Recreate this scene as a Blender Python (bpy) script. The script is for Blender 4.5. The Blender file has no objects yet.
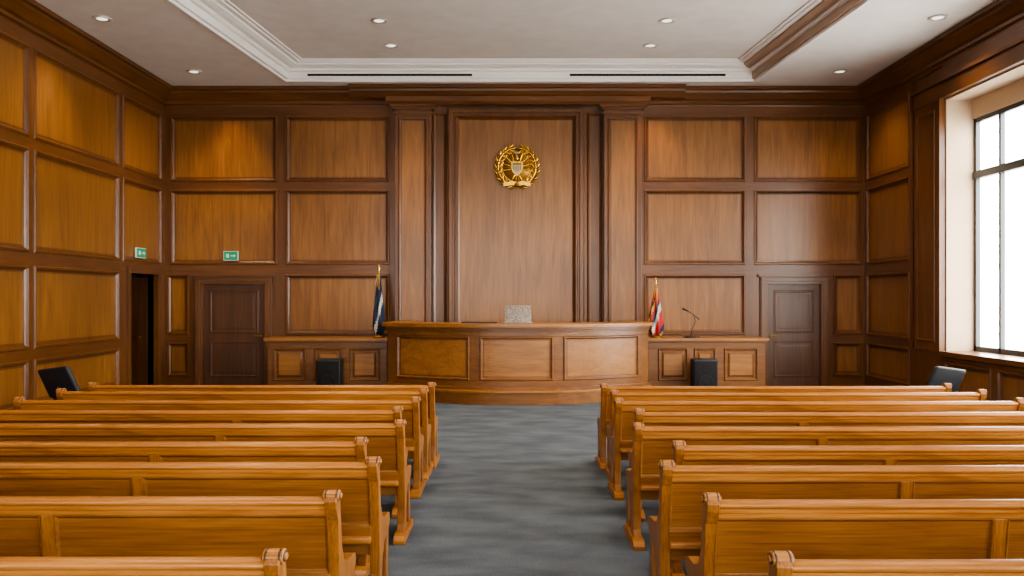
import bpy, bmesh, math, random
from mathutils import Vector
random.seed(4)
scene=bpy.context.scene
try: scene.view_settings.look='AgX - Medium High Contrast'
except Exception as e: print(e)
F=900.0; H=1.75; D=17.4; XL=-6.75; XR=6.84; ZC=5.78
pi=math.pi

# ---------------- materials ----------------
def newmat(name):
    m=bpy.data.materials.new(name); m.use_nodes=True
    nt=m.node_tree; b=nt.nodes['Principled BSDF']
    return m,nt,b
def plain(name,col,rough=.5,metal=0,emit=0,ecol=None,noise=0):
    m,nt,b=newmat(name)
    b.inputs['Base Color'].default_value=(*col,1); b.inputs['Roughness'].default_value=rough
    b.inputs['Metallic'].default_value=metal
    if emit:
        b.inputs['Emission Color'].default_value=(*(ecol or col),1); b.inputs['Emission Strength'].default_value=emit
    if noise:
        tc=nt.nodes.new('ShaderNodeTexCoord'); n=nt.nodes.new('ShaderNodeTexNoise')
        n.inputs['Scale'].default_value=noise; n.inputs['Detail'].default_value=4
        nt.links.new(tc.outputs['Object'],n.inputs['Vector'])
        r=nt.nodes.new('ShaderNodeValToRGB')
        r.color_ramp.elements[0].position=.3; r.color_ramp.elements[1].position=.7
        r.color_ramp.elements[0].color=(*[c*.95 for c in col],1)
        r.color_ramp.elements[1].color=(*[min(1,c*1.04) for c in col],1)
        nt.links.new(n.outputs['Fac'],r.inputs['Fac']); nt.links.new(r.outputs['Color'],b.inputs['Base Color'])
    return m
def wood(name,dark,mid,light,axis='z',rough=.38,freq=1.0,spec=.5,k=1.0,contrast=1.0):
    m,nt,b=newmat(name); N=nt.nodes; L=nt.links
    dark=[mid[i]+(dark[i]-mid[i])*contrast for i in range(3)]; light=[mid[i]+(light[i]-mid[i])*contrast for i in range(3)]
    dark,mid,light=[[max(.001,c*k) for c in q] for q in (dark,mid,light)]
    tc=N.new('ShaderNodeTexCoord')
    def stretched(across,along):
        mp=N.new('ShaderNodeMapping'); s=[across*freq]*3; s['xyz'.index(axis)]=along*freq
        mp.inputs['Scale'].default_value=s; L.new(tc.outputs['Object'],mp.inputs['Vector']); return mp
    m1=stretched(5,.45); n1=N.new('ShaderNodeTexNoise'); n1.inputs['Scale'].default_value=1.6
    n1.inputs['Detail'].default_value=7; n1.inputs['Roughness'].default_value=.62; n1.inputs['Distortion'].default_value=.9
    L.new(m1.outputs[0],n1.inputs['Vector'])
    m2=stretched(60,1.6); n2=N.new('ShaderNodeTexNoise'); n2.inputs['Scale'].default_value=1.3; n2.inputs['Detail'].default_value=4
    L.new(m2.outputs[0],n2.inputs['Vector'])
    n3=N.new('ShaderNodeTexNoise'); n3.inputs['Scale'].default_value=.55; n3.inputs['Detail'].default_value=1
    L.new(tc.outputs['Object'],n3.inputs['Vector'])
    a=N.new('ShaderNodeMath'); a.operation='MULTIPLY_ADD'; a.inputs[1].default_value=.42
    L.new(n2.outputs['Fac'],a.inputs[0]); 
    a0=N.new('ShaderNodeMath'); a0.operation='MULTIPLY'; a0.inputs[1].default_value=.58; L.new(n1.outputs['Fac'],a0.inputs[0]); L.new(a0.outputs[0],a.inputs[2])
    r=N.new('ShaderNodeValToRGB'); e=r.color_ramp.elements
    e[0].position=.34; e[0].color=(*dark,1); e[1].position=.66; e[1].color=(*light,1)
    x=e.new(.5); x.color=(*mid,1)
    L.new(a.outputs[0],r.inputs['Fac'])
    mx=N.new('ShaderNodeMix'); mx.data_type='RGBA'; mx.blend_type='MULTIPLY'; mx.inputs['Factor'].default_value=1
    r2=N.new('ShaderNodeValToRGB'); r2.color_ramp.elements[0].position=.35; r2.color_ramp.elements[0].color=(.78,.76,.74,1)
    r2.color_ramp.elements[1].position=.65; r2.color_ramp.elements[1].color=(1.0,1.0,1.0,1)
    L.new(n3.outputs['Fac'],r2.inputs['Fac']); L.new(r.outputs['Color'],mx.inputs['A']); L.new(r2.outputs['Color'],mx.inputs['B'])
    L.new(mx.outputs['Result'],b.inputs['Base Color'])
    b.inputs['Roughness'].default_value=rough; b.inputs['Specular IOR Level'].default_value=spec
    bp=N.new('ShaderNodeBump'); bp.inputs['Strength'].default_value=.05; bp.inputs['Distance'].default_value=.01
    L.new(n2.outputs['Fac'],bp.inputs['Height']); L.new(bp.outputs[0],b.inputs['Normal'])
    return m
WD=((.20,.080,.018),(.30,.127,.031),(.40,.180,.048))
WR=((.13,.048,.012),(.19,.073,.019),(.26,.104,.029))
wall_p=wood('wood_panel_v',*WD,'z',.30,k=.80,contrast=1.0)
wall_s=wood('wood_stile_v',*WR,'z',.30,k=.70)
wall_hx=wood('wood_rail_x',*WR,'x',.30,k=.70)
wall_hy=wood('wood_rail_y',*WR,'y',.30,k=.70)
door_w=wood('wood_door',(.07,.026,.009),(.11,.042,.014),(.155,.062,.019),'z',.35,k=.8)
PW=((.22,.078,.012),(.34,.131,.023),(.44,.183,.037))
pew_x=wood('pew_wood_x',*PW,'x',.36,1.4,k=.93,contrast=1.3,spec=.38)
pew_p=wood('pew_wood_panel',(.17,.060,.011),(.25,.097,.019),(.33,.135,.029),'x',.38,1.4,k=.80,contrast=1.3,spec=.38)  # panel wood darkened, with shade below the top rail in the colour
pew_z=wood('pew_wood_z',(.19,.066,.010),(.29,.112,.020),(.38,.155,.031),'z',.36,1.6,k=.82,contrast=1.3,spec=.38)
groove=plain('dark_groove',(.035,.014,.006),.5)
BW=((.21,.083,.019),(.32,.135,.033),(.42,.190,.050))
bench_x=wood('bench_wood_x',*BW,'x',.33,k=.98)
bench_d=wood('bench_wood_frame',(.15,.056,.014),(.22,.088,.022),(.30,.125,.033),'x',.33,k=.85)
white=plain('ceiling_paint',(.77,.74,.70),.8,noise=3)
trimw=plain('ceiling_trim_paint',(.84,.82,.79),.6)
trim_refl=plain('ceiling_trim_bronze',(.40,.29,.21),.45)  # brown wood reflections on the right tray faces, painted as colour
cream=plain('plaster_reveal',(.52,.39,.26),.75,noise=4)
black=plain('black_leather',(.010,.011,.014),.6,noise=30)
blackp=plain('black_plastic',(.012,.013,.015),.6)
grille=plain('grille_black',(.005,.005,.006),.9)
metal=plain('dark_metal',(.06,.06,.06),.35,.8)
frame_m=plain('window_frame',(.06,.065,.07),.45,.3)
gold=plain('gold',(.80,.47,.09),.26,.95)
gold2=plain('gold_dark',(.30,.155,.028),.38,.85)
ivory=plain('ivory_enamel',(.50,.44,.30),.4)
red=plain('flag_red',(.38,.02,.02),.8); blue=plain('flag_blue',(.008,.016,.045),.8)
wht=plain('flag_white',(.45,.44,.4),.8); grn=plain('flag_green',(.015,.05,.05),.8); fgold=plain('flag_gold',(.5,.30,.05),.6)
signg=plain('sign_green',(.01,.22,.10),.5,0,.12,(.05,.8,.4)); signw=plain('sign_white',(.6,.72,.64),.5,0,.1)
lampm=plain('lamp_glow',(1,.95,.85),.4,0,1.6,(1,.92,.8))
chrome=plain('lamp_trim',(.60,.58,.55),.3,.3)
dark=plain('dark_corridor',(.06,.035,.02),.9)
outside=plain('outside_paving',(.6,.6,.58),.9,noise=2)
def speckle():
    m,nt,b=newmat('plaque_speckle'); N=nt.nodes; L=nt.links
    tc=N.new('ShaderNodeTexCoord'); n=N.new('ShaderNodeTexNoise'); n.inputs['Scale'].default_value=45; n.inputs['Detail'].default_value=5
    r=N.new('ShaderNodeValToRGB'); r.color_ramp.elements[0].position=.42; r.color_ramp.elements[0].color=(.14,.11,.085,1)
    r.color_ramp.elements[1].position=.58; r.color_ramp.elements[1].color=(.30,.26,.22,1)
    L.new(tc.outputs['Object'],n.inputs['Vector']); L.new(n.outputs['Fac'],r.inputs['Fac']); L.new(r.outputs[0],b.inputs['Base Color']); b.inputs['Roughness'].default_value=.4
    return m
speck=speckle()
# carpet
def carpet():
    m,nt,b=newmat('carpet'); N=nt.nodes; L=nt.links
    tc=N.new('ShaderNodeTexCoord')
    n=N.new('ShaderNodeTexNoise'); n.inputs['Scale'].default_value=70; n.inputs['Detail'].default_value=5; n.inputs['Roughness'].default_value=.75
    mp=N.new('ShaderNodeMapping'); mp.inputs['Scale'].default_value=(1.2,2.2,1); mp.inputs['Rotation'].default_value=(0,0,.35)
    n2=N.new('ShaderNodeTexNoise'); n2.inputs['Scale'].default_value=1.6; n2.inputs['Detail'].default_value=5
    L.new(tc.outputs['Object'],n.inputs['Vector']); L.new(tc.outputs['Object'],mp.inputs['Vector']); L.new(mp.outputs[0],n2.inputs['Vector'])
    a=N.new('ShaderNodeMath'); a.operation='ADD'; L.new(n.outputs['Fac'],a.inputs[0]); L.new(n2.outputs['Fac'],a.inputs[1])
    a2=N.new('ShaderNodeMath'); a2.operation='MULTIPLY'; a2.inputs[1].default_value=.5; L.new(a.outputs[0],a2.inputs[0])
    r=N.new('ShaderNodeValToRGB')
    r.color_ramp.elements[0].position=.38; r.color_ramp.elements[0].color=(.050,.062,.080,1)
    r.color_ramp.elements[1].position=.62; r.color_ramp.elements[1].color=(.105,.126,.152,1)
    L.new(a2.outputs[0],r.inputs['Fac']); L.new(r.outputs[0],b.inputs['Base Color'])
    b.inputs['Roughness'].default_value=.95; b.inputs['Specular IOR Level'].default_value=.15
    bp=N.new('ShaderNodeBump'); bp.inputs['Strength'].default_value=.4; bp.inputs['Distance'].default_value=.01
    L.new(n.outputs['Fac'],bp.inputs['Height']); L.new(bp.outputs[0],b.inputs['Normal'])
    return m
carpet_m=carpet()

# ---------------- mesh builder ----------------
class MB:
    def __init__(s): s.v=[]; s.f=[]; s.m=[]; s.mats=[]; s.sm=[]
    def mi(s,m):
        if m not in s.mats: s.mats.append(m)
        return s.mats.index(m)
    def addf(s,idx,m,smooth=False): s.f.append(idx); s.m.append(s.mi(m)); s.sm.append(smooth)
    def pt(s,p): s.v.append(tuple(p)); return len(s.v)-1
    def box(s,P,u0,u1,v0,v1,w0,w1,m,n=1):
        st=[]
        for i in range(n+1):
            u=u0+(u1-u0)*i/n
            st.append([s.pt(P(u,v0,w0)),s.pt(P(u,v0,w1)),s.pt(P(u,v1,w1)),s.pt(P(u,v1,w0))])
        for i in range(n):
            a,b=st[i],st[i+1]
            for k in range(4): s.addf([a[k],a[(k+1)%4],b[(k+1)%4],b[k]],m)
        s.addf(st[0][::-1],m); s.addf(st[-1],m)
    def cbox(s,x0,x1,y0,y1,z0,z1,m): s.box(lambda u,v,w:(u,w,v),x0,x1,z0,z1,y0,y1,m)
    def bevbox(s,x0,x1,y0,y1,z0,z1,b,m,T=None):
        bm=bmesh.new(); bmesh.ops.create_cube(bm,size=1)
        for q in bm.verts:
            q.co=Vector(((x0+x1)/2+q.co.x*(x1-x0),(y0+y1)/2+q.co.y*(y1-y0),(z0+z1)/2+q.co.z*(z1-z0)))
        bmesh.ops.bevel(bm,geom=list(bm.edges),offset=b,segments=3,profile=.5,affect='EDGES')
        base=len(s.v); bm.verts.index_update()
        for q in bm.verts: s.v.append(tuple(T(q.co) if T else q.co))
        for f in bm.faces: s.addf([base+q.index for q in f.verts],m,True)
        bm.free()
    def panel(s,P,u0,u1,v0,v1,steps,mf,mc,n=1):
        rings=[]
        for ins,w in steps:
            a0,a1,b0,b1=u0+ins,u1-ins,v0+ins,v1-ins
            r=[s.pt(P(a0+(a1-a0)*i/n,b0,w)) for i in range(n+1)]+[s.pt(P(a1-(a1-a0)*i/n,b1,w)) for i in range(n+1)]
            rings.append(r)
        k=2*(n+1)
        for a,b in zip(rings,rings[1:]):
            for i in range(k): s.addf([a[i],a[(i+1)%k],b[(i+1)%k],b[i]],mf)
        r=rings[-1]
        for i in range(n): s.addf([r[i],r[i+1],r[k-2-i],r[k-1-i]],mc)
    def prism(s,pts,P,t0,t1,m,smooth=False):
        A=[s.pt(P(a,b,t0)) for a,b in pts]; B=[s.pt(P(a,b,t1)) for a,b in pts]; k=len(pts)
        for i in range(k): s.addf([A[i],A[(i+1)%k],B[(i+1)%k],B[i]],m,smooth)
        s.addf(A[::-1],m); s.addf(B,m)
    def tube(s,path,r,m,seg=10):
        path=[Vector(p) for p in path]; rs=r if isinstance(r,(list,tuple)) else [r]*len(path); rings=[]
        for i,p in enumerate(path):
            t=(path[min(i+1,len(path)-1)]-path[max(i-1,0)]).normalized()
            up=Vector((0,0,1)) if abs(t.z)<.9 else Vector((1,0,0))
            a=t.cross(up).normalized(); b=t.cross(a)
            rings.append([s.pt(p+a*rs[i]*math.cos(2*pi*k/seg)+b*rs[i]*math.sin(2*pi*k/seg)) for k in range(seg)])
        for A,B in zip(rings,rings[1:]):
            for k in range(seg): s.addf([A[k],A[(k+1)%seg],B[(k+1)%seg],B[k]],m,True)
        s.addf(rings[0][::-1],m); s.addf(rings[-1],m)
    def lathe(s,prof,c,m,seg=20,P=None):
        P=P or (lambda x,y,z:(c[0]+x,c[1]+y,c[2]+z)); rings=[]
        for r,z in prof: rings.append([s.pt(P(r*math.cos(2*pi*k/seg),r*math.sin(2*pi*k/seg),z)) for k in range(seg)])
        for A,B in zip(rings,rings[1:]):
            for k in range(seg): s.addf([A[k],A[(k+1)%seg],B[(k+1)%seg],B[k]],m,True)
        s.addf(rings[0][::-1],m); s.addf(rings[-1],m)
    def ell(s,c,rx,ry,rz,m,seg=14,rot=0):
        prof=[(math.sin(pi*i/10)+1e-4,-math.cos(pi*i/10)) for i in range(11)]
        cr,sr=math.cos(rot),math.sin(rot)
        def P(x,y,z):
            x,y,z=x*rx,y*ry,z*rz
            return (c[0]+x*cr-z*sr,c[1]+y,c[2]+x*sr+z*cr)
        s.lathe(prof,c,m,seg,P)
    def obj(s,name,loc=(0,0,0),bevel=0,origin=None,mesh_only=False):
        o=Vector(origin) if origin else Vector((0,0,0))
        me=bpy.data.meshes.new(name); me.from_pydata([tuple(Vector(q)-o) for q in s.v],[],s.f)
        for m in s.mats: me.materials.append(m)
        me.polygons.foreach_set('material_index',s.m); me.polygons.foreach_set('use_smooth',s.sm)
        bm=bmesh.new(); bm.from_mesh(me); bmesh.ops.recalc_face_normals(bm,faces=bm.faces); bm.to_mesh(me); bm.free()
        me.update()
        ob=bpy.data.objects.new(name,me); bpy.context.collection.objects.link(ob); ob.location=Vector(loc)+o
        if bevel:
            b=ob.modifiers.new('bevel','BEVEL'); b.width=bevel; b.segments=2; b.limit_method='ANGLE'; b.angle_limit=.7
        return ob
PB=lambda u,v,w:(u,D-w,v)
PL=lambda u,v,w:(XL+w,u,v)
PR=lambda u,v,w:(XR-w,u,v)
STEP=[(0,.05),(.012,.068),(.035,.068),(.05,.04),(.075,.022),(.10,.022)]
ROWS=[(.22,.88),(1.02,2.19),(2.37,3.82),(3.97,5.24)]
Y0=-3.0
def grid(mb,P,ua,ub,cols,rows,va,vb,mh,mv,mp,steps=STEP,w=.05):
    vs=va
    for (a,b) in rows:
        mb.box(P,ua,ub,vs,a,-.01,w,mh); vs=b
        us=ua
        for (c,d) in cols:
            mb.box(P,us,c,a,b,-.01,w,mv); us=d
            mb.panel(P,c,d,a,b,steps,mv,mp)
        mb.box(P,us,ub,a,b,-.01,w,mv)
    mb.box(P,ua,ub,vs,vb,-.01,w,mh)
CROWN=[(0,5.40),(.03,5.40),(.04,5.45),(.07,5.47),(.07,5.52),(.11,5.55),(.19,5.66),(.20,5.70),(.25,5.71),(.25,5.775),(0,5.775)]
# ---------------- back wall ----------------
mb=MB()
mb.box(PB,XL-.3,XR+.5,-.1,6.3,-.3,0,wall_s)
def px(x): return (x-512)*D/F
def pz(y): return H-(y-297)*D/F
grid(mb,PB,XL,px(397),[(px(171),px(278)),(px(286),px(390))],ROWS[2:],2.19,5.42,wall_hx,wall_s,wall_p)
grid(mb,PB,XL,px(196),[(px(167.5),px(190))],ROWS[:2],0,2.19,wall_hx,wall_s,wall_p)
grid(mb,PB,px(273),px(397),[(px(286),px(390))],ROWS[:2],0,2.19,wall_hx,wall_s,wall_p)
grid(mb,PB,px(640),XR,[(px(643.5),px(745)),(px(753),px(861))],ROWS[2:],2.19,5.42,wall_hx,wall_s,wall_p)
grid(mb,PB,px(640),px(759),[(px(643.5),px(745))],ROWS[:2],0,2.19,wall_hx,wall_s,wall_p)
grid(mb,PB,px(827),XR,[(px(832),px(861))],ROWS[:2],0,2.19,wall_hx,wall_s,wall_p)
mb.box(PB,px(432),px(603),0,5.5,-.01,.04,wall_s)
mb.panel(PB,px(433),px(447),.3,5.3,[(0,.05),(.02,.07),(.05,.05),(.06,.045)],wall_s,wall_s)
mb.panel(PB,px(587),px(602),.3,5.3,[(0,.05),(.02,.07),(.05,.05),(.06,.045)],wall_s,wall_s)
mb.panel(PB,px(448),px(584),.9,pz(109),[(0,.04),(0,.13),(.03,.15),(.09,.15),(.10,.12),(.13,.12),(.15,.14),(.17,.14),(.20,.09),(.23,.07)],wall_s,wall_p)
back=mb.obj('wall_back')
for i,(a,b) in enumerate([(396,432),(603,640)]):
    mb=MB(); A,B=px(a),px(b)
    mb.box(PB,A,B,.0,5.42,.0,.20,wall_s)
    mb.panel(PB,A+.07,B-.07,.4,5.18,[(0,.20),(.012,.222),(.03,.222),(.05,.205),(.07,.204)],wall_s,wall_p)
    mb.box(PB,A-.04,B+.04,0,.3,0,.24,wall_hx)
    for z0,z1,e in [(5.24,5.28,.03),(5.33,5.37,.05),(5.37,5.42,.09)]:
        mb.box(PB,A-e,B+e,z0,z1,0,.20+e,wall_hx)
    mb.obj('pilaster',bevel=.006,origin=((A+B)/2,D-.1,0))
mb=MB(); mb.prism(CROWN,lambda a,b,t:(t,D-a,b),XL,XR,wall_hx)
mb.obj('trim_1',origin=(0,D,5.5))
mb=MB(); mb.prism([(a+.16 if a>0 else 0,b+.0) for a,b in CROWN[5:]]+[(0,5.55)],lambda a,b,t:(t,D-a,b),px(352),px(682),wall_hx)
mb.prism([(0,5.42),(.30,5.42),(.34,5.47),(.34,5.56),(0,5.56)],lambda a,b,t:(t,D-a,b),px(388),px(648),wall_hx)
mb.obj('trim_2',origin=(0,D,5.5))
mb=MB(); mb.prism(CROWN,lambda a,b,t:(XL+a*1.1,t,b),Y0,D,wall_hy); mb.obj('trim_3',origin=(XL,8,5.5))
mb=MB(); mb.prism(CROWN,lambda a,b,t:(XR-a*1.1,t,b),Y0,D,wall_hy); mb.obj('trim_4',origin=(XR,8,5.5))
# ---------------- left wall ----------------
mb=MB(); d0,d1,dz=15.75,16.95,2.17
for (a,b,c,e) in [(Y0-.3,d0,-.1,6.3),(d1,D+.01,-.1,6.3),(d0,d1,dz,6.3)]: mb.box(PL,a,b,c,e,-.3,0,wall_s)
y=15.42
edges=[15.42]
while y-2.87>Y0: y-=2.87; edges.append(y)
edges=edges[::-1]
cols=[(Y0+.1,edges[0]-.07)]+[(edges[i]+.07,edges[i+1]-.07) for i in range(len(edges)-1)]
grid(mb,PL,Y0,15.42,cols,ROWS,0,5.42,wall_hy,wall_s,wall_p)
grid(mb,PL,15.42,D,[(15.49,17.2)],ROWS[2:],2.19,5.42,wall_hy,wall_s,wall_p)
mb.box(PL,15.42,d0-.1,0,2.19,-.01,.05,wall_s); mb.box(PL,d1+.1,D,0,2.19,-.01,.05,wall_s)
mb.obj('wall_left')
mb=MB()
mb.box(PL,d0-.12,d0,0,2.17,-.3,.09,wall_s); mb.box(PL,d1,d1+.12,0,2.17,-.3,.09,wall_s); mb.box(PL,d0-.14,d1+.14,2.17,2.30,-.3,.11,wall_hy)
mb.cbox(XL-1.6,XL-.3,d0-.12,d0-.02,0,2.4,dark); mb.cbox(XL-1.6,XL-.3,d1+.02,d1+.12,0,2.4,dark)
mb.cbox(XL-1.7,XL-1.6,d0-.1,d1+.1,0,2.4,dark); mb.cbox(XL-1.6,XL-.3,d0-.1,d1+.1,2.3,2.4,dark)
mb.cbox(XL-1.3,XL-.10,d1-.06,d1-.01,0.02,2.12,door_w)
mb.tube([(XL-.3,d1-.1,1.0),(XL-.2,d1-.1,1.0)],.012,gold2)
mb.obj('door_3',origin=(XL,(d0+d1)/2,0))
# ---------------- back doors ----------------
def door(name,a,b,ha):
    mb=MB(); A,B=px(a),px(b); T=pz(277)
    for (u0,u1,v0,v1) in [(A,A+.15,0,T),(B-.15,B,0,T)]:
        mb.box(PB,u0,u1,v0,v1,0,.10,wall_s); mb.box(PB,u0+.02,u1-.05,v0,v1-.03,.1,.12,wall_s)
    mb.box(PB,A,B,T-.14,T,0,.101,wall_hx); mb.box(PB,A+.02,B-.02,T-.09,T-.02,.1,.125,wall_hx); mb.box(PB,A-.05,B+.05,T,T+.05,0,.15,wall_hx)
    mb.box(PB,A+.15,B-.15,0.01,T-.14,0,.03,door_w)
    s2=[(0,.03),(.015,.036),(.03,.036),(.05,.024),(.10,.032),(.12,.032)]
    mb.panel(PB,A+.27,B-.27,.2,.9,s2,door_w,door_w); mb.panel(PB,A+.27,B-.27,1.05,T-.26,s2,door_w,door_w)
    hx=A+.22 if ha else B-.22
    mb.tube([PB(hx,1.0,.03),PB(hx,1.0,.09)],.025,gold2); mb.tube([PB(hx,1.0,.09),PB(hx+(.12 if ha else -.12),1.0,.09)],.012,gold2)
    mb.obj(name,bevel=.004,origin=((A+B)/2,D,0))
door('door_1',196,273,False); door('door_2',759,827,True)
# ---------------- right wall with windows ----------------
mb=MB(); WZ0,WZ1=.88,4.88
wins=[(9.6,14.2),(3.3,7.9),(-2.3,1.7)]  # first is in view; the nearer openings are added for daylight
TW=.5
def solid(a,b,c,e): mb.box(PR,a,b,c,e,-TW,0,wall_s)
solid(Y0-.3,D,-.1,WZ0); solid(Y0-.3,D,WZ1,6.3)
ps=[D,14.2,9.6,7.9,3.3,1.7,-2.3,Y0-.3]
for i in range(0,8,2): solid(ps[i+1],ps[i],WZ0,WZ1)
grid(mb,PR,15.25,D,[(15.36,17.22)],ROWS,0,5.42,wall_hy,wall_s,wall_p)
for (a,b) in [(7.9+.3,9.6-.3),(1.7+.3,3.3-.3)]:
    grid(mb,PR,a-.3,b+.3,[(a,b)],ROWS[1:],.88,5.42,wall_hy,wall_s,wall_p)
for a,b in wins:
    n=3; w=(b-a)/n
    grid(mb,PR,a-.0,b,[(a+w*i+.08,a+w*(i+1)-.08) for i in range(n)],[(.2,.74)],0,.80,wall_hy,wall_s,wall_p)
    mb.box(PR,a,b,5.15,5.42,-.01,.05,wall_hy)
mb.box(PR,14.2,15.25,0,.88,-.01,.05,wall_s)
mb.obj('wall_right')
for i,(a,b) in enumerate(wins):
    mb=MB()
    c=.95 if i==0 else .28
    mb.box(PR,b+.02,b+c,.88,WZ1+.22,0,.07,wall_s); mb.box(PR,b-.0,b+.12,.88,WZ1+.0,0,.10,wall_s)
    if i==0: mb.panel(PR,b+.2,b+.85,1.02,4.75,[(0,.07),(.012,.09),(.03,.09),(.06,.06),(.08,.06)],wall_s,wall_p)
    mb.box(PR,a-.28,a,.88,WZ1+.22,0,.07,wall_s)
    mb.box(PR,a-.28,b+c,WZ1,WZ1+.24,0,.09,wall_hy); mb.box(PR,a-.3,b+c+.02,WZ1+.24,WZ1+.3,0,.13,wall_hy)
    mb.box(PR,b-.03,b,WZ0,WZ1,-TW,0,cream); mb.box(PR,a,a+.03,WZ0,WZ1,-TW,0,cream); mb.box(PR,a,b,WZ1-.03,WZ1,-TW,0,cream)
    mb.box(PR,a,b,WZ1-.33,WZ1-.03,-TW,-.40,cream)
    mb.box(PR,a-.05,b+.05,WZ0-.06,WZ0+.02,-TW,.12,wall_hy)
    T=WZ1-.33; B0=WZ0+.02
    f0,f1=-.50,-.43
    mb.box(PR,b-.10,b-.03,B0,T,f0,f1,frame_m); mb.box(PR,a+.03,a+.1,B0,T,f0,f1,frame_m)
    mb.box(PR,a,b,B0,B0+.08,f0,f1,frame_m); mb.box(PR,a,b,T-.07,T,f0,f1,frame_m)
    mb.box(PR,a,b,3.60,3.72,f0-.02,f1+.02,frame_m)
    y=b-.78
    while y>a+.3:
        mb.box(PR,y-.03,y+.03,B0,T,f0,f1,frame_m); y-=.78
    mb.obj('window_%d'%(i+1),bevel=.004,origin=(XR,(a+b)/2,WZ0))
mb=MB()
PRr=lambda u,v,w:(u,Y0+w,v)
RW=[(-4.6,-3.1),(-.85,.85),(3.1,4.6)]  # added openings behind the camera, letting in ambient daylight
us=[XL-.3]+[q for r in RW for q in r]+[XR+.5]
mb.box(PRr,us[0],us[-1],-.1,1.0,-.3,0,wall_s); mb.box(PRr,us[0],us[-1],4.9,6.3,-.3,0,wall_s)
for i in range(0,8,2): mb.box(PRr,us[i],us[i+1],1.0,4.9,-.3,0,wall_s)
mb.obj('wall_rear')
for i,(a,b) in enumerate(RW):
    mb=MB()
    for (u0,u1,v0,v1) in [(a,a+.07,1,4.9),(b-.07,b,1,4.9),(a,b,1,1.08),(a,b,4.82,4.9),(a,b,3.6,3.7),((a+b)/2-.03,(a+b)/2+.03,1,4.9)]:
        mb.box(PRr,u0,u1,v0,v1,-.2,-.12,frame_m)
    mb.obj('window_%d'%(i+4),origin=((a+b)/2,Y0,1))
# ---------------- floor ----------------
mb=MB(); mb.cbox(XL-1.8,XR+.5,Y0-.3,D+.3,-.15,0,carpet_m); mb.obj('floor')
mb=MB(); mb.cbox(XR+.5,XR+40,-30,40,-.6,-.5,outside); mb.cbox(-30,XR+.5,-40,Y0-.3,-.6,-.5,outside); mb.obj('ground_outside')
# ---------------- ceiling ----------------
def ring_loft(mb,polys,m,alt=None):
    R=[[mb.pt(p) for p in q] for q in polys]
    for j,(a,b) in enumerate(zip(R,R[1:])):
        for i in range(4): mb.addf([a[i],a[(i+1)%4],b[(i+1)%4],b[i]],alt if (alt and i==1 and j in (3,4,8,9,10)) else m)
    return R
mb=MB(); YB=16.8; YF=3.0
def tray(ins,z):
    return [(-4.24+ins,YB-ins,z),(4.54-ins,YB-ins,z),(4.54+.07*(YB-YF)-ins,YF+ins,z),(-4.24-.095*(YB-YF)+ins,YF+ins,z)]
outer=[(XL-.3,D+.1,ZC),(XR+.5,D+.1,ZC),(XR+.5,Y0-.3,ZC),(XL-.3,Y0-.3,ZC)]
ring_loft(mb,[outer,tray(0,ZC)],white)
steps=[(0,5.78),(-.0,5.765),(.03,5.765),(.03,5.81),(.08,5.81),(.08,5.93),(.12,5.93),(.14,5.95),(.14,5.98),(.22,5.99),(.28,6.02),(.28,6.05),(.36,6.05),(.36,6.07),(.42,6.07),(.42,6.09)]
R=ring_loft(mb,[tray(a,b) for a,b in steps],trimw,trim_refl)
mb.addf(R[-1],white)
mb.obj('ceiling')
mb=MB(); mb.cbox(XL-.3,XR+.5,Y0-.3,D+.3,6.3,6.4,white); mb.obj('roof_slab')
for a,b in [(308,472),(570,725)]:
    A,B=(a-512)*16.72/F,(b-512)*16.72/F
    mb=MB(); mb.cbox(A,B,16.69,16.72,5.845,5.89,grille)
    mb.cbox(A-.02,B+.02,16.68,16.72,5.89,5.905,trimw); mb.cbox(A-.02,B+.02,16.68,16.72,5.83,5.845,trimw)
    k=24
    for i in range(k+1): mb.cbox(A+(B-A)*i/k-.004,A+(B-A)*i/k+.004,16.685,16.70,5.845,5.89,metal)
    mb.obj('air_vent',origin=((A+B)/2,16.7,5.87))
ZT=6.09
lamps=[(-5.92,13,ZC,1),(-5.67,16.05,ZC,1),(-2.08,14.1,ZT,1),(-2.08,15.5,ZT,1),(2.43,14.1,ZT,1),(2.39,15.5,ZT,1),(6.13,12.95,ZC,1),(5.85,16.05,ZC,1)]
for y in (11,8,5): lamps+=[(-2.08,y,ZT,1),(2.43,y,ZT,1),(-6.0,y-1,ZC,1),(6.13,y-1,ZC,1)]  # out-of-view fixtures added to light the nearer part of the room
for (x,y,z,p) in lamps:
    mb=MB()
    mb.lathe([(.075,-.0),(.10,-.0),(.135,-.008),(.135,-.02),(.12,-.026),(.085,-.02),(.08,-.004)],(x,y,z),chrome,28)
    mb.lathe([(.078,-.012),(.078,-.006)],(x,y,z),lampm,24)
    mb.obj('recessed_light',origin=(x,y,z))
    side=abs(x)>5
    l=bpy.data.lights.new('downlight','SPOT'); l.energy=190 if side else 320; l.color=(1,.78,.52); l.spot_size=2.1; l.spot_blend=.95; l.shadow_soft_size=.07
    lo=bpy.data.objects.new('downlight_lamp',l); bpy.context.collection.objects.link(lo); lo.location=(x,y,z-.05)
for x in (px(233),px(652)):
    l=bpy.data.lights.new('washer','SPOT'); l.energy=95; l.color=(1,.62,.28); l.spot_size=1.1; l.spot_blend=1; l.shadow_soft_size=.05
    lo=bpy.data.objects.new('wall_washer_lamp',l); bpy.context.collection.objects.link(lo); lo.location=(x,D-.75,5.7)
    lo.rotation_euler=(.42,0,0)

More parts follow.
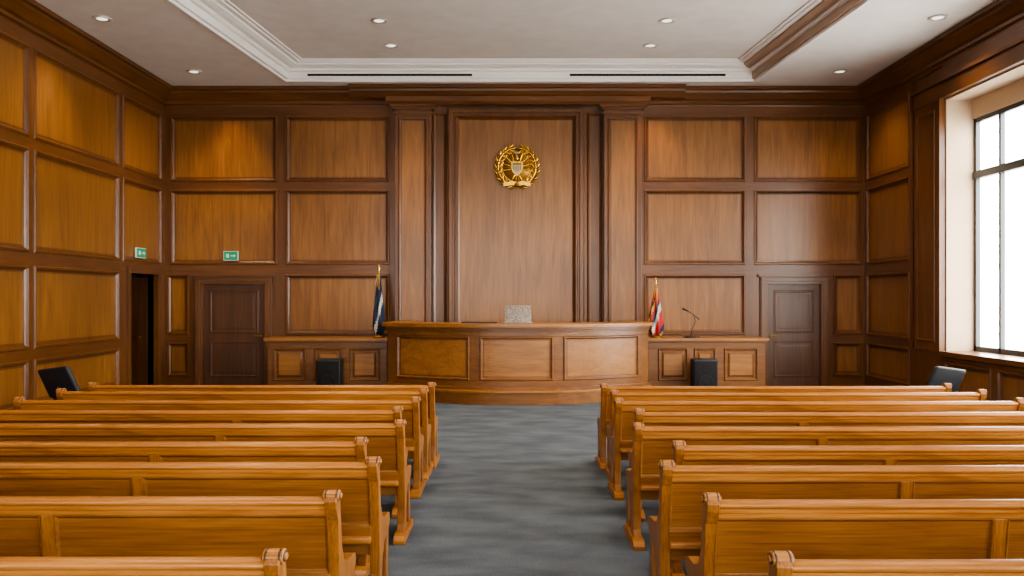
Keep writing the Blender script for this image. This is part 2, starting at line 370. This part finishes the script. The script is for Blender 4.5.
# ---------------- judges bench ----------------
BX=.10; HW=2.26
def yc(u): return 14.80+.80*(abs(u)/HW)**2.3
def PJ(u,v,w):
    s=(yc(u+.001)-yc(u-.001))/.002; k=1/math.sqrt(1+s*s)
    return (BX+u+s*k*w, yc(u)-k*w, v)
mb=MB(); n=36
def PJin(u,v,w): return (BX+u,yc(u)-w,v)
mb.box(PJin,-HW,HW,.0,1.22,-.75,-.02,bench_d,n)
def PF(u,v,w):
    f=w*(.35+.65*math.exp(-(u/1.25)**4)) if w>0 else w
    return PJ(u,v,f)
mb.box(PF,-HW,HW,.0,.19,-.05,.24,bench_d,n); mb.box(PF,-HW,HW,.19,.225,-.05,.26,bench_x,n); mb.box(PJ,-HW,HW,.225,.27,-.05,.05,bench_d,n)
def bj(a): return (a-518)*15.0/F
pan=[(bj(393),bj(470)),(bj(480),bj(553)),(bj(563),bj(643))]
PV=(.37,1.10)
us=-HW
mb.box(PJ,-HW,HW,.26,PV[0],-.05,.0,bench_d,n); mb.box(PJ,-HW,HW,PV[1],1.20,-.05,.0,bench_d,n)
for a,b in pan:
    mb.box(PJ,us,a,PV[0],PV[1],-.05,0,bench_d,4); us=b
    mb.panel(PJ,a,b,PV[0],PV[1],[(0,0),(.01,.022),(.03,.022),(.045,-.012),(.075,-.012)],bench_d,bench_x,12)
mb.box(PJ,us,HW,PV[0],PV[1],-.05,0,bench_d,4)
mb.box(PJ,-HW,HW,1.18,1.21,-.05,.025,bench_d,n); mb.box(PJ,-HW-.0,HW,1.21,1.245,-.05,.05,bench_d,n)
def PJt(u,v,w):
    if w>0: return PJ(u,v,w)
    return (BX+u,yc(u)-w,v)
mb.box(PJt,-HW-.04,HW+.04,1.245,1.31,-.80,.085,bench_x,n)
for sgn in (-1,1):
    x0,x1=sorted((BX+sgn*(HW-.05),BX+sgn*HW))
    mb.cbox(x0,x1,15.6,16.9,0,1.245,bench_d)
    x0,x1=sorted((BX+sgn*(HW-.35),BX+sgn*(HW+.04)))
    mb.cbox(x0,x1,16.2,16.9,1.246,1.309,bench_x)
mb.obj('judges_bench',bevel=.005,origin=(BX,15.3,0))
# ---------------- side desks ----------------
def desk(a,b,pans,dd=16.2):
    A,B=a,b; mb=MB(); P=lambda u,v,w:(u,dd-w,v)
    mb.box(P,A+.03,B-.03,0,.93,-.62,-.02,bench_d)
    mb.box(P,A+.0,B-.0,0,.14,-.62,.03,bench_d); 
    us=A+.03
    mb.box(P,A+.03,B-.03,.14,.24,-.05,0,bench_d); mb.box(P,A+.03,B-.03,.83,.93,-.05,0,bench_d)
    for c,e in pans:
        mb.box(P,us,c,.24,.83,-.05,0,bench_d); us=e
        mb.panel(P,c,e,.24,.83,[(0,0),(.01,.02),(.025,.02),(.04,-.012),(.07,-.012),(.10,.008),(.11,.008)],bench_d,bench_x)
    mb.box(P,us,B-.03,.24,.83,-.05,0,bench_d)
    mb.box(P,A-.0,B+.0,.93,.96,-.64,.03,bench_d); mb.box(P,A-.03,B+.03,.96,1.01,-.66,.07,bench_x)
    mb.obj('clerk_desk',bevel=.005,origin=((A+B)/2,dd+.3,0))
sx=lambda x:(x-512)*16.2/F
desk(sx(266),BX-HW-.06,[(sx(273),sx(306)),(sx(314),sx(342)),(sx(349),sx(380))])
desk(BX+HW+.06,sx(767),[(sx(658),sx(688)),(sx(694),sx(716)),(sx(724),sx(758))])
# ---------------- pews ----------------
L=3.5
def pew_mesh():
    mb=MB()
    yb=lambda v:.10*(.85-v)/.85*1.2
    P=lambda u,v,w:(u,yb(v)-w,v)
    e=.03
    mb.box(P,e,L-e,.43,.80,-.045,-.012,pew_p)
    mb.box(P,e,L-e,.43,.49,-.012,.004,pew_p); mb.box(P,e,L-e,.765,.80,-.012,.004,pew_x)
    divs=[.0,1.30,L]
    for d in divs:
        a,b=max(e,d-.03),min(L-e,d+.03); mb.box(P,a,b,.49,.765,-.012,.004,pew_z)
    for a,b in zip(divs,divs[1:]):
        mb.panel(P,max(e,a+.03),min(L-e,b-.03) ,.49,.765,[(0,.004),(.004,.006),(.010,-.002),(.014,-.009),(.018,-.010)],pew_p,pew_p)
    prof=[]
    for k in range(16):
        t=2*pi*k/16; prof.append((yb(.82)+.014+.040*math.cos(t),.826+.022*math.sin(t)))
    mb.prism(prof,lambda a,b,t:(t,a,b),e,L-e,pew_x,True)
    mb.box(P,e,L-e,.79,.812,-.05,.012,pew_x)
    mb.bevbox(.03,L-.03,.02,.46,.395,.435,.012,pew_x)
    mb.cbox(.04,L-.04,.40,.42,.32,.397,pew_p)
    mb.cbox(.04,L-.04,.09,.11,.32,.397,pew_p)
    for x in (1.28,2.25):
        mb.prism([(.10,0),(.40,0),(.40,.05),(.37,.1),(.36,.3),(.40,.397),(.07,.397),(.12,.3),(.12,.1),(.10,.05)],lambda a,b,t:(t,a,b),x-.02,x+.02,pew_z)
    end=[(.035,.06),(.06,.12),(.07,.22),(.065,.36),(.045,.55),(.012,.74),(-.022,.80),(-.03,.835),(-.015,.86),(.02,.866),(.055,.855),(.07,.82),(.085,.74),(.115,.60),(.17,.52),(.28,.485),(.42,.48),(.475,.465),(.485,.43),(.465,.395),(.40,.375),(.27,.35),(.19,.29),(.165,.2),(.18,.12),(.215,.06)]
    for x0,x1 in ((-.015,.040),(L-.040,L+.015)):
        mb.prism(end,lambda a,b,t:(t,a,b),x0,x1,pew_z)
        mb.prism([(.35,.06),(.34,.12),(.355,.22),(.38,.40),(.46,.40),(.44,.22),(.45,.12),(.47,.06)],lambda a,b,t:(t,a,b),x0+.004,x1-.004,pew_z)
        mb.prism([(-.05,0),(.52,0),(.52,.03),(.49,.055),(.44,.065),(.03,.065),(-.02,.055),(-.05,.03)],lambda a,b,t:(t,a,b),x0-.014,x1+.014,pew_x)
        xc0,xc1=x0-.008,x1+.008
        pr=lambda r:[(.020+r*1.5*math.cos(2*pi*k/20),.852+r*math.sin(2*pi*k/20)) for k in range(20)]
        mb.prism(pr(.026),lambda a,b,t:(t,a,b),xc0,xc1,pew_x)
        mb.prism(pr(.020),lambda a,b,t:(t,a,b),xc0-.004,xc1+.004,groove)
        mb.prism(pr(.013),lambda a,b,t:(t,a,b),xc0-.008,xc1+.008,pew_x)
        for q in (.16,.84):
            xx=xc0+(xc1-xc0)*q
            mb.prism(pr(.0275),lambda a,b,t:(t,a,b),xx-.005,xx+.005,groove)
    return mb.obj('pew',bevel=.004)
first=pew_mesh()
rowsL=[9.2,8.6,7.86,7.17,6.4,5.6,4.9,4.05,3.1]
rowsR=[9.1,8.5,7.78,7.05,6.25,5.45,4.8,3.99,3.07]
xl=[-.81,-.83,-.83,-.90,-.785,-.93,-.745,-.80,-.81]
xr=[.92,.955,.91,.985,.865,1.0,.815,.875,.91]
cnt=0
for i in range(9):
    for side in (0,1):
        if cnt==0: o=first
        else:
            o=bpy.data.objects.new('pew.%03d'%cnt,first.data); bpy.context.collection.objects.link(o)
            q=o.modifiers.new('bevel','BEVEL'); q.width=.004; q.segments=2; q.limit_method='ANGLE'; q.angle_limit=.7
        cnt+=1
        if side==0: o.location=(xl[i]-L,rowsL[i],0)
        else: o.location=(xr[i],rowsR[i],0)
mm=first.data.copy(); mm.name='pew_mirrored'
bm=bmesh.new(); bm.from_mesh(mm)
for v in bm.verts: v.co.x=L-v.co.x
bmesh.ops.reverse_faces(bm,faces=bm.faces); bm.to_mesh(mm); bm.free()
for ob in bpy.data.objects:
    if ob.name.startswith('pew') and ob.location.x<0: ob.data=mm
# ---------------- emblem ----------------
ex,ez,ey=px(517),pz(168),D-.085
mb=MB(); R0=.36
mb.lathe([(.01,0),(.30,0),(.31,.02),(.30,.035),(.01,.035)],(0,0,0),gold2,40,lambda x,y,z:(ex+x,ey-z,ez+y))
seg=48
mb.tube([(ex+R0*math.cos(2*pi*k/seg),ey-.03,ez+R0*math.sin(2*pi*k/seg)) for k in range(seg+1)],.022,gold2,8)
mb.tube([(ex+.285*math.cos(2*pi*k/seg),ey-.045,ez+.285*math.sin(2*pi*k/seg)) for k in range(seg+1)],.012,gold,8)
def leaf(x,z,ang,l,w,m,y=.05):
    mb.ell((x,ey-y,z),w,.014,l,m,8,ang)
for sgn in (-1,1):
    for k in range(18):
        t=-pi/2+sgn*(.22+k*(pi-.30)/18)
        tang=t+sgn*pi/2
        for off,dr in ((.55,.055),(-.55,-.045),(0,0)):
            a=tang-sgn*off
            r=R0+dr
            leaf(ex+r*math.cos(t),ez+r*math.sin(t),a-pi/2,.060,.017,(gold if k%2 else gold2) if off else gold,.05+(.02 if off==0 else 0))
# shield
sh=[(-.11,.10),(-.055,.118),(0,.10),(.055,.118),(.11,.10),(.115,0),(.088,-.09),(0,-.165),(-.088,-.09),(-.115,0)]
mb.prism(sh,lambda a,b,t:(ex+a,ey-t,ez+b-.01),.03,.085,gold)
mb.prism([(a*.86,b*.86) for a,b in sh],lambda a,b,t:(ex+a,ey-t,ez+b-.01),.08,.092,ivory)
for a in (-.06,-.02,.02,.06): mb.box(lambda u,v,w:(ex+u,ey-w,ez+v),a-.009,a+.009,-.10+abs(a)*.7,.02,.088,.10,gold2)
mb.box(lambda u,v,w:(ex+u,ey-w,ez+v),-.085,.085,.03,.075,.086,.102,gold2)
for sgn in (-1,1):
    for k in range(7):
        a=sgn*(.30+.24*k); l=.125-.006*k
        x=ex+sgn*(.06+.012*k); z=ez+.12-.028*k
        mb.ell((x+math.sin(a)*l*.8,ey-.062-.004*(k%2),z+math.cos(a)*l*.8),.017,.018,l,gold if k%2==0 else gold2,8,-a)
    mb.ell((ex+sgn*.06,ey-.07,ez-.19),.018,.016,.09,gold,8,sgn*.5)
    mb.ell((ex+sgn*.02,ey-.07,ez-.21),.016,.016,.08,gold2,8,sgn*.2)
mb.ell((ex,ey-.10,ez+.16),.034,.03,.05,gold); mb.ell((ex,ey-.10,ez+.205),.028,.028,.028,gold); mb.ell((ex-.035,ey-.11,ez+.205),.025,.012,.010,gold2,8)
mb.ell((ex,ey-.09,ez+.262),.06,.02,.014,ivory)
for k in range(5): mb.ell((ex+.035*(k-2),ey-.08,ez+.285-.006*abs(k-2)),.012,.012,.014,gold,8)
for sgn in (-1,1):
    mb.prism([(0,-.30),(.10,-.27),(.20,-.30),(.26,-.27),(.24,-.33),(.27,-.37),(.19,-.37),(.10,-.34),(0,-.37)],lambda a,b,t:(ex+sgn*a,ey-t,ez+b),.07,.095,gold)
mb.ell((ex,ey-.10,ez-.34),.05,.03,.045,gold2)
mb.obj('wall_emblem',origin=(ex,ey,ez))
# ---------------- exit signs ----------------
def sign(P,u,v,w0,sc=1):
    mb=MB(); mb.box(P,u-.14*sc,u+.14*sc,v-.09,v+.09,w0,w0+.03,signw)
    mb.box(P,u-.13*sc,u+.13*sc,v-.08,v+.08,w0+.03,w0+.036,signg)
    q=w0+.036
    mb.box(P,u-.085*sc,u-.03*sc,v-.035,v+.035,q,q+.003,signw)
    mb.box(P,u+.0*sc,u+.07*sc,v-.01,v+.01,q,q+.003,signw)
    mb.prism([(u+.06*sc,v-.035),(u+.10*sc,v),(u+.06*sc,v+.035)],P,q,q+.003,signw)
    mb.obj('exit_sign',origin=P(u,v,w0))
sign(PB,px(232),pz(256),.05)
sign(PL,16.2,H+(297-253)*16.2/F,.05,1.5)
# ---------------- plaque on the bench ----------------
mb=MB(); lx,ly,lz=BX,15.15,1.31
mb.bevbox(lx-.24,lx+.24,ly-.04,ly+.12,lz,lz+.025,.006,speck)
T=lambda c:Vector((c.x,c.y+(c.z-lz)*.15,c.z))
mb.bevbox(lx-.225,lx+.225,ly-.0,ly+.018,lz+.02,lz+.30,.008,speck,T)
mb.prism([(0,0.02),(.11,0.02),(.05,.20)],lambda a,b,t:(lx+t,ly+.018+a,lz+b),-.02,.02,speck)
mb.obj('name_plaque',origin=(lx,ly,lz))
mb=MB(); mb.bevbox(BX-.95,BX-.35,15.1,15.45,1.31,1.322,.004,blackp); mb.bevbox(BX-.93,BX-.37,15.12,15.43,1.322,1.326,.001,black); mb.obj('desk_blotter',origin=(BX-.65,15.3,1.31))
# ---------------- flags ----------------
def flag(x,zt,cols,rmax):
    y=16.45; zb=1.01; mb=MB()
    mb.lathe([(.11,0),(.11,.02),(.07,.035),(.03,.06),(.02,.09)],(x,y,zb),gold2,24)
    mb.tube([(x,y,zb+.03),(x,y,zt-.12)],.011,fgold,10)
    mb.lathe([(.012,0),(.028,.01),(.014,.025),(.03,.05),(.022,.08),(.002,.14)],(x,y,zt-.14),gold,12)
    n=40; rings=[]; z0,z1=zb+.05,zt-.20; rows=22
    for j in range(rows+1):
        t=j/rows; z=z1+(z0-z1)*t
        env=rmax*(.22+.78*math.sin(min(1,t*1.15)*pi/2)**1.3)*(1 if t<.88 else 1-.3*(t-.88)/.12)
        ring=[]
        for k in range(n):
            a=2*pi*k/n+.9*t
            r=env*(.78+.22*math.sin(6*2*pi*k/n+1.5*t))
            ring.append(mb.pt((x+r*math.cos(a),y+r*.75*math.sin(a),z+.02*math.sin(3*a))))
        rings.append(ring)
    for j in range(rows):
        for k in range(n):
            c=cols[int((k/n*12+j*.33))%len(cols)] if j>5 else cols[-1 if (k//5)%2 else 0]
            mb.addf([rings[j][k],rings[j][(k+1)%n],rings[j+1][(k+1)%n],rings[j+1][k]],c,True)
    mb.addf(rings[0],cols[0]); mb.addf(rings[-1],cols[0])
    for k in range(3): mb.tube([(x+.02*k-.02,y-.05,z1),(x+.03*k-.05,y-.10,z1-.18-.05*k)],.006,fgold,6)
    mb.obj('flag',origin=(x,y,zb))
flag((379-512)*16.45/F,2.36,[blue,blue,grn,blue,blue,wht,blue],.125)
flag((656-512)*16.45/F,2.12,[red,blue,fgold,red,blue,wht,red],.15)
# ---------------- desk microphone ----------------
mb=MB(); mx,my,mz=(691-512)*16.3/F,16.35,1.01
mb.lathe([(.10,0),(.10,.015),(.08,.025),(.02,.03)],(mx,my,mz),blackp,24)
mb.tube([(mx,my,mz+.02),(mx+.03,my,mz+.15),(mx+.09,my,mz+.30),(mx+.06,my,mz+.42)],.009,metal,8)
mb.tube([(mx+.16,my,mz+.33),(mx+.06,my,mz+.42),(mx-.08,my-.02,mz+.50)],[.012,.008,.01],metal,8)
mb.tube([(mx-.06,my-.02,mz+.49),(mx-.15,my-.03,mz+.53)],[.016,.022],blackp,10)
mb.tube([(mx-.14,my,mz+.01),(mx+.17,my,mz+.01)],.009,metal,6)
mb.obj('desk_microphone',origin=(mx,my,mz))
# ---------------- loudspeakers ----------------
def speaker(x,y,w=.42,h=.66):
    mb=MB(); mb.bevbox(x-w/2,x+w/2,y,y+.34,0.02,h,.02,blackp)
    mb.bevbox(x-w/2+.02,x+w/2-.02,y-.012,y+.004,.05,h-.03,.006,grille)
    for z,r in ((.24,.15),(.50,.07)):
        mb.lathe([(r,0),(r,.006),(r*.85,.007),(r*.6,.002),(r*.25,.001),(r*.2,.006),(.005,.008)],(0,0,0),grille,24,lambda a,b,c:(x+a,y-.01-c,z+b))
    for a in (-.15,.15): mb.lathe([(.02,0),(.02,.022)],(x+a,y+.06,0),blackp,10); mb.lathe([(.02,0),(.02,.022)],(x+a,y+.28,0),blackp,10)
    mb.obj('loudspeaker',origin=(x,y+.17,0))
speaker((328-512)*15.7/F,15.7); speaker((706-512)*15.7/F,15.7)
# ---------------- black chairs ----------------
def chair(x,y,rot,lean):
    mb=MB()
    for k in range(5):
        a=2*pi*k/5+.3; mb.tube([(0,0,.10),(.26*math.cos(a),.26*math.sin(a),.07)],[.025,.015],metal,8)
        mb.ell((.27*math.cos(a),.27*math.sin(a),.03),.02,.03,.03,blackp,10)
    mb.tube([(0,0,.08),(0,0,.40)],.025,metal,10)
    mb.bevbox(-.25,.25,-.24,.25,.40,.49,.035,black)
    T=lambda c:Vector((c.x+lean*(c.z-.5),c.y-(c.z-.5)*.35,c.z+(-lean)*c.x*.6))
    mb.bevbox(-.25,.25,-.30,-.22,.46,.84,.03,black,T)
    mb.tube([(0,-.2,.42),(0,-.31,.45),(0,-.36,.6)],.02,metal,8)
    o=mb.obj('office_chair'); o.location=(x,y,0); o.rotation_euler=(0,0,rot)
chair(-5.70,11.9,-.35,-.22); chair(5.44,11.9,.35,.22)

# ---------------- light ----------------
w=bpy.data.worlds.new('world'); scene.world=w; w.use_nodes=True
bg=w.node_tree.nodes['Background']; bg.inputs['Color'].default_value=(1,.975,.94,1); bg.inputs['Strength'].default_value=22
def portal(loc,rot,sx_,sy_):
    l=bpy.data.lights.new('portal','AREA'); l.shape='RECTANGLE'; l.size=sx_; l.size_y=sy_; l.cycles.is_portal=True
    o=bpy.data.objects.new('window_portal',l); bpy.context.collection.objects.link(o); o.location=loc; o.rotation_euler=rot
for a,b in wins: portal((XR+.52,(a+b)/2,(WZ0+WZ1)/2),(0,pi/2,0),WZ1-WZ0,b-a)
for a,b in RW: portal(((a+b)/2,Y0-.32,2.95),(pi/2,0,0),b-a,3.9)
# ---------------- camera ----------------
cam=bpy.data.cameras.new('camera'); co=bpy.data.objects.new('camera',cam); bpy.context.collection.objects.link(co)
co.location=(0,0,H); co.rotation_euler=(pi/2,0,0); cam.sensor_width=36; cam.lens=F/1024*36; cam.shift_y=9/1024
scene.camera=co
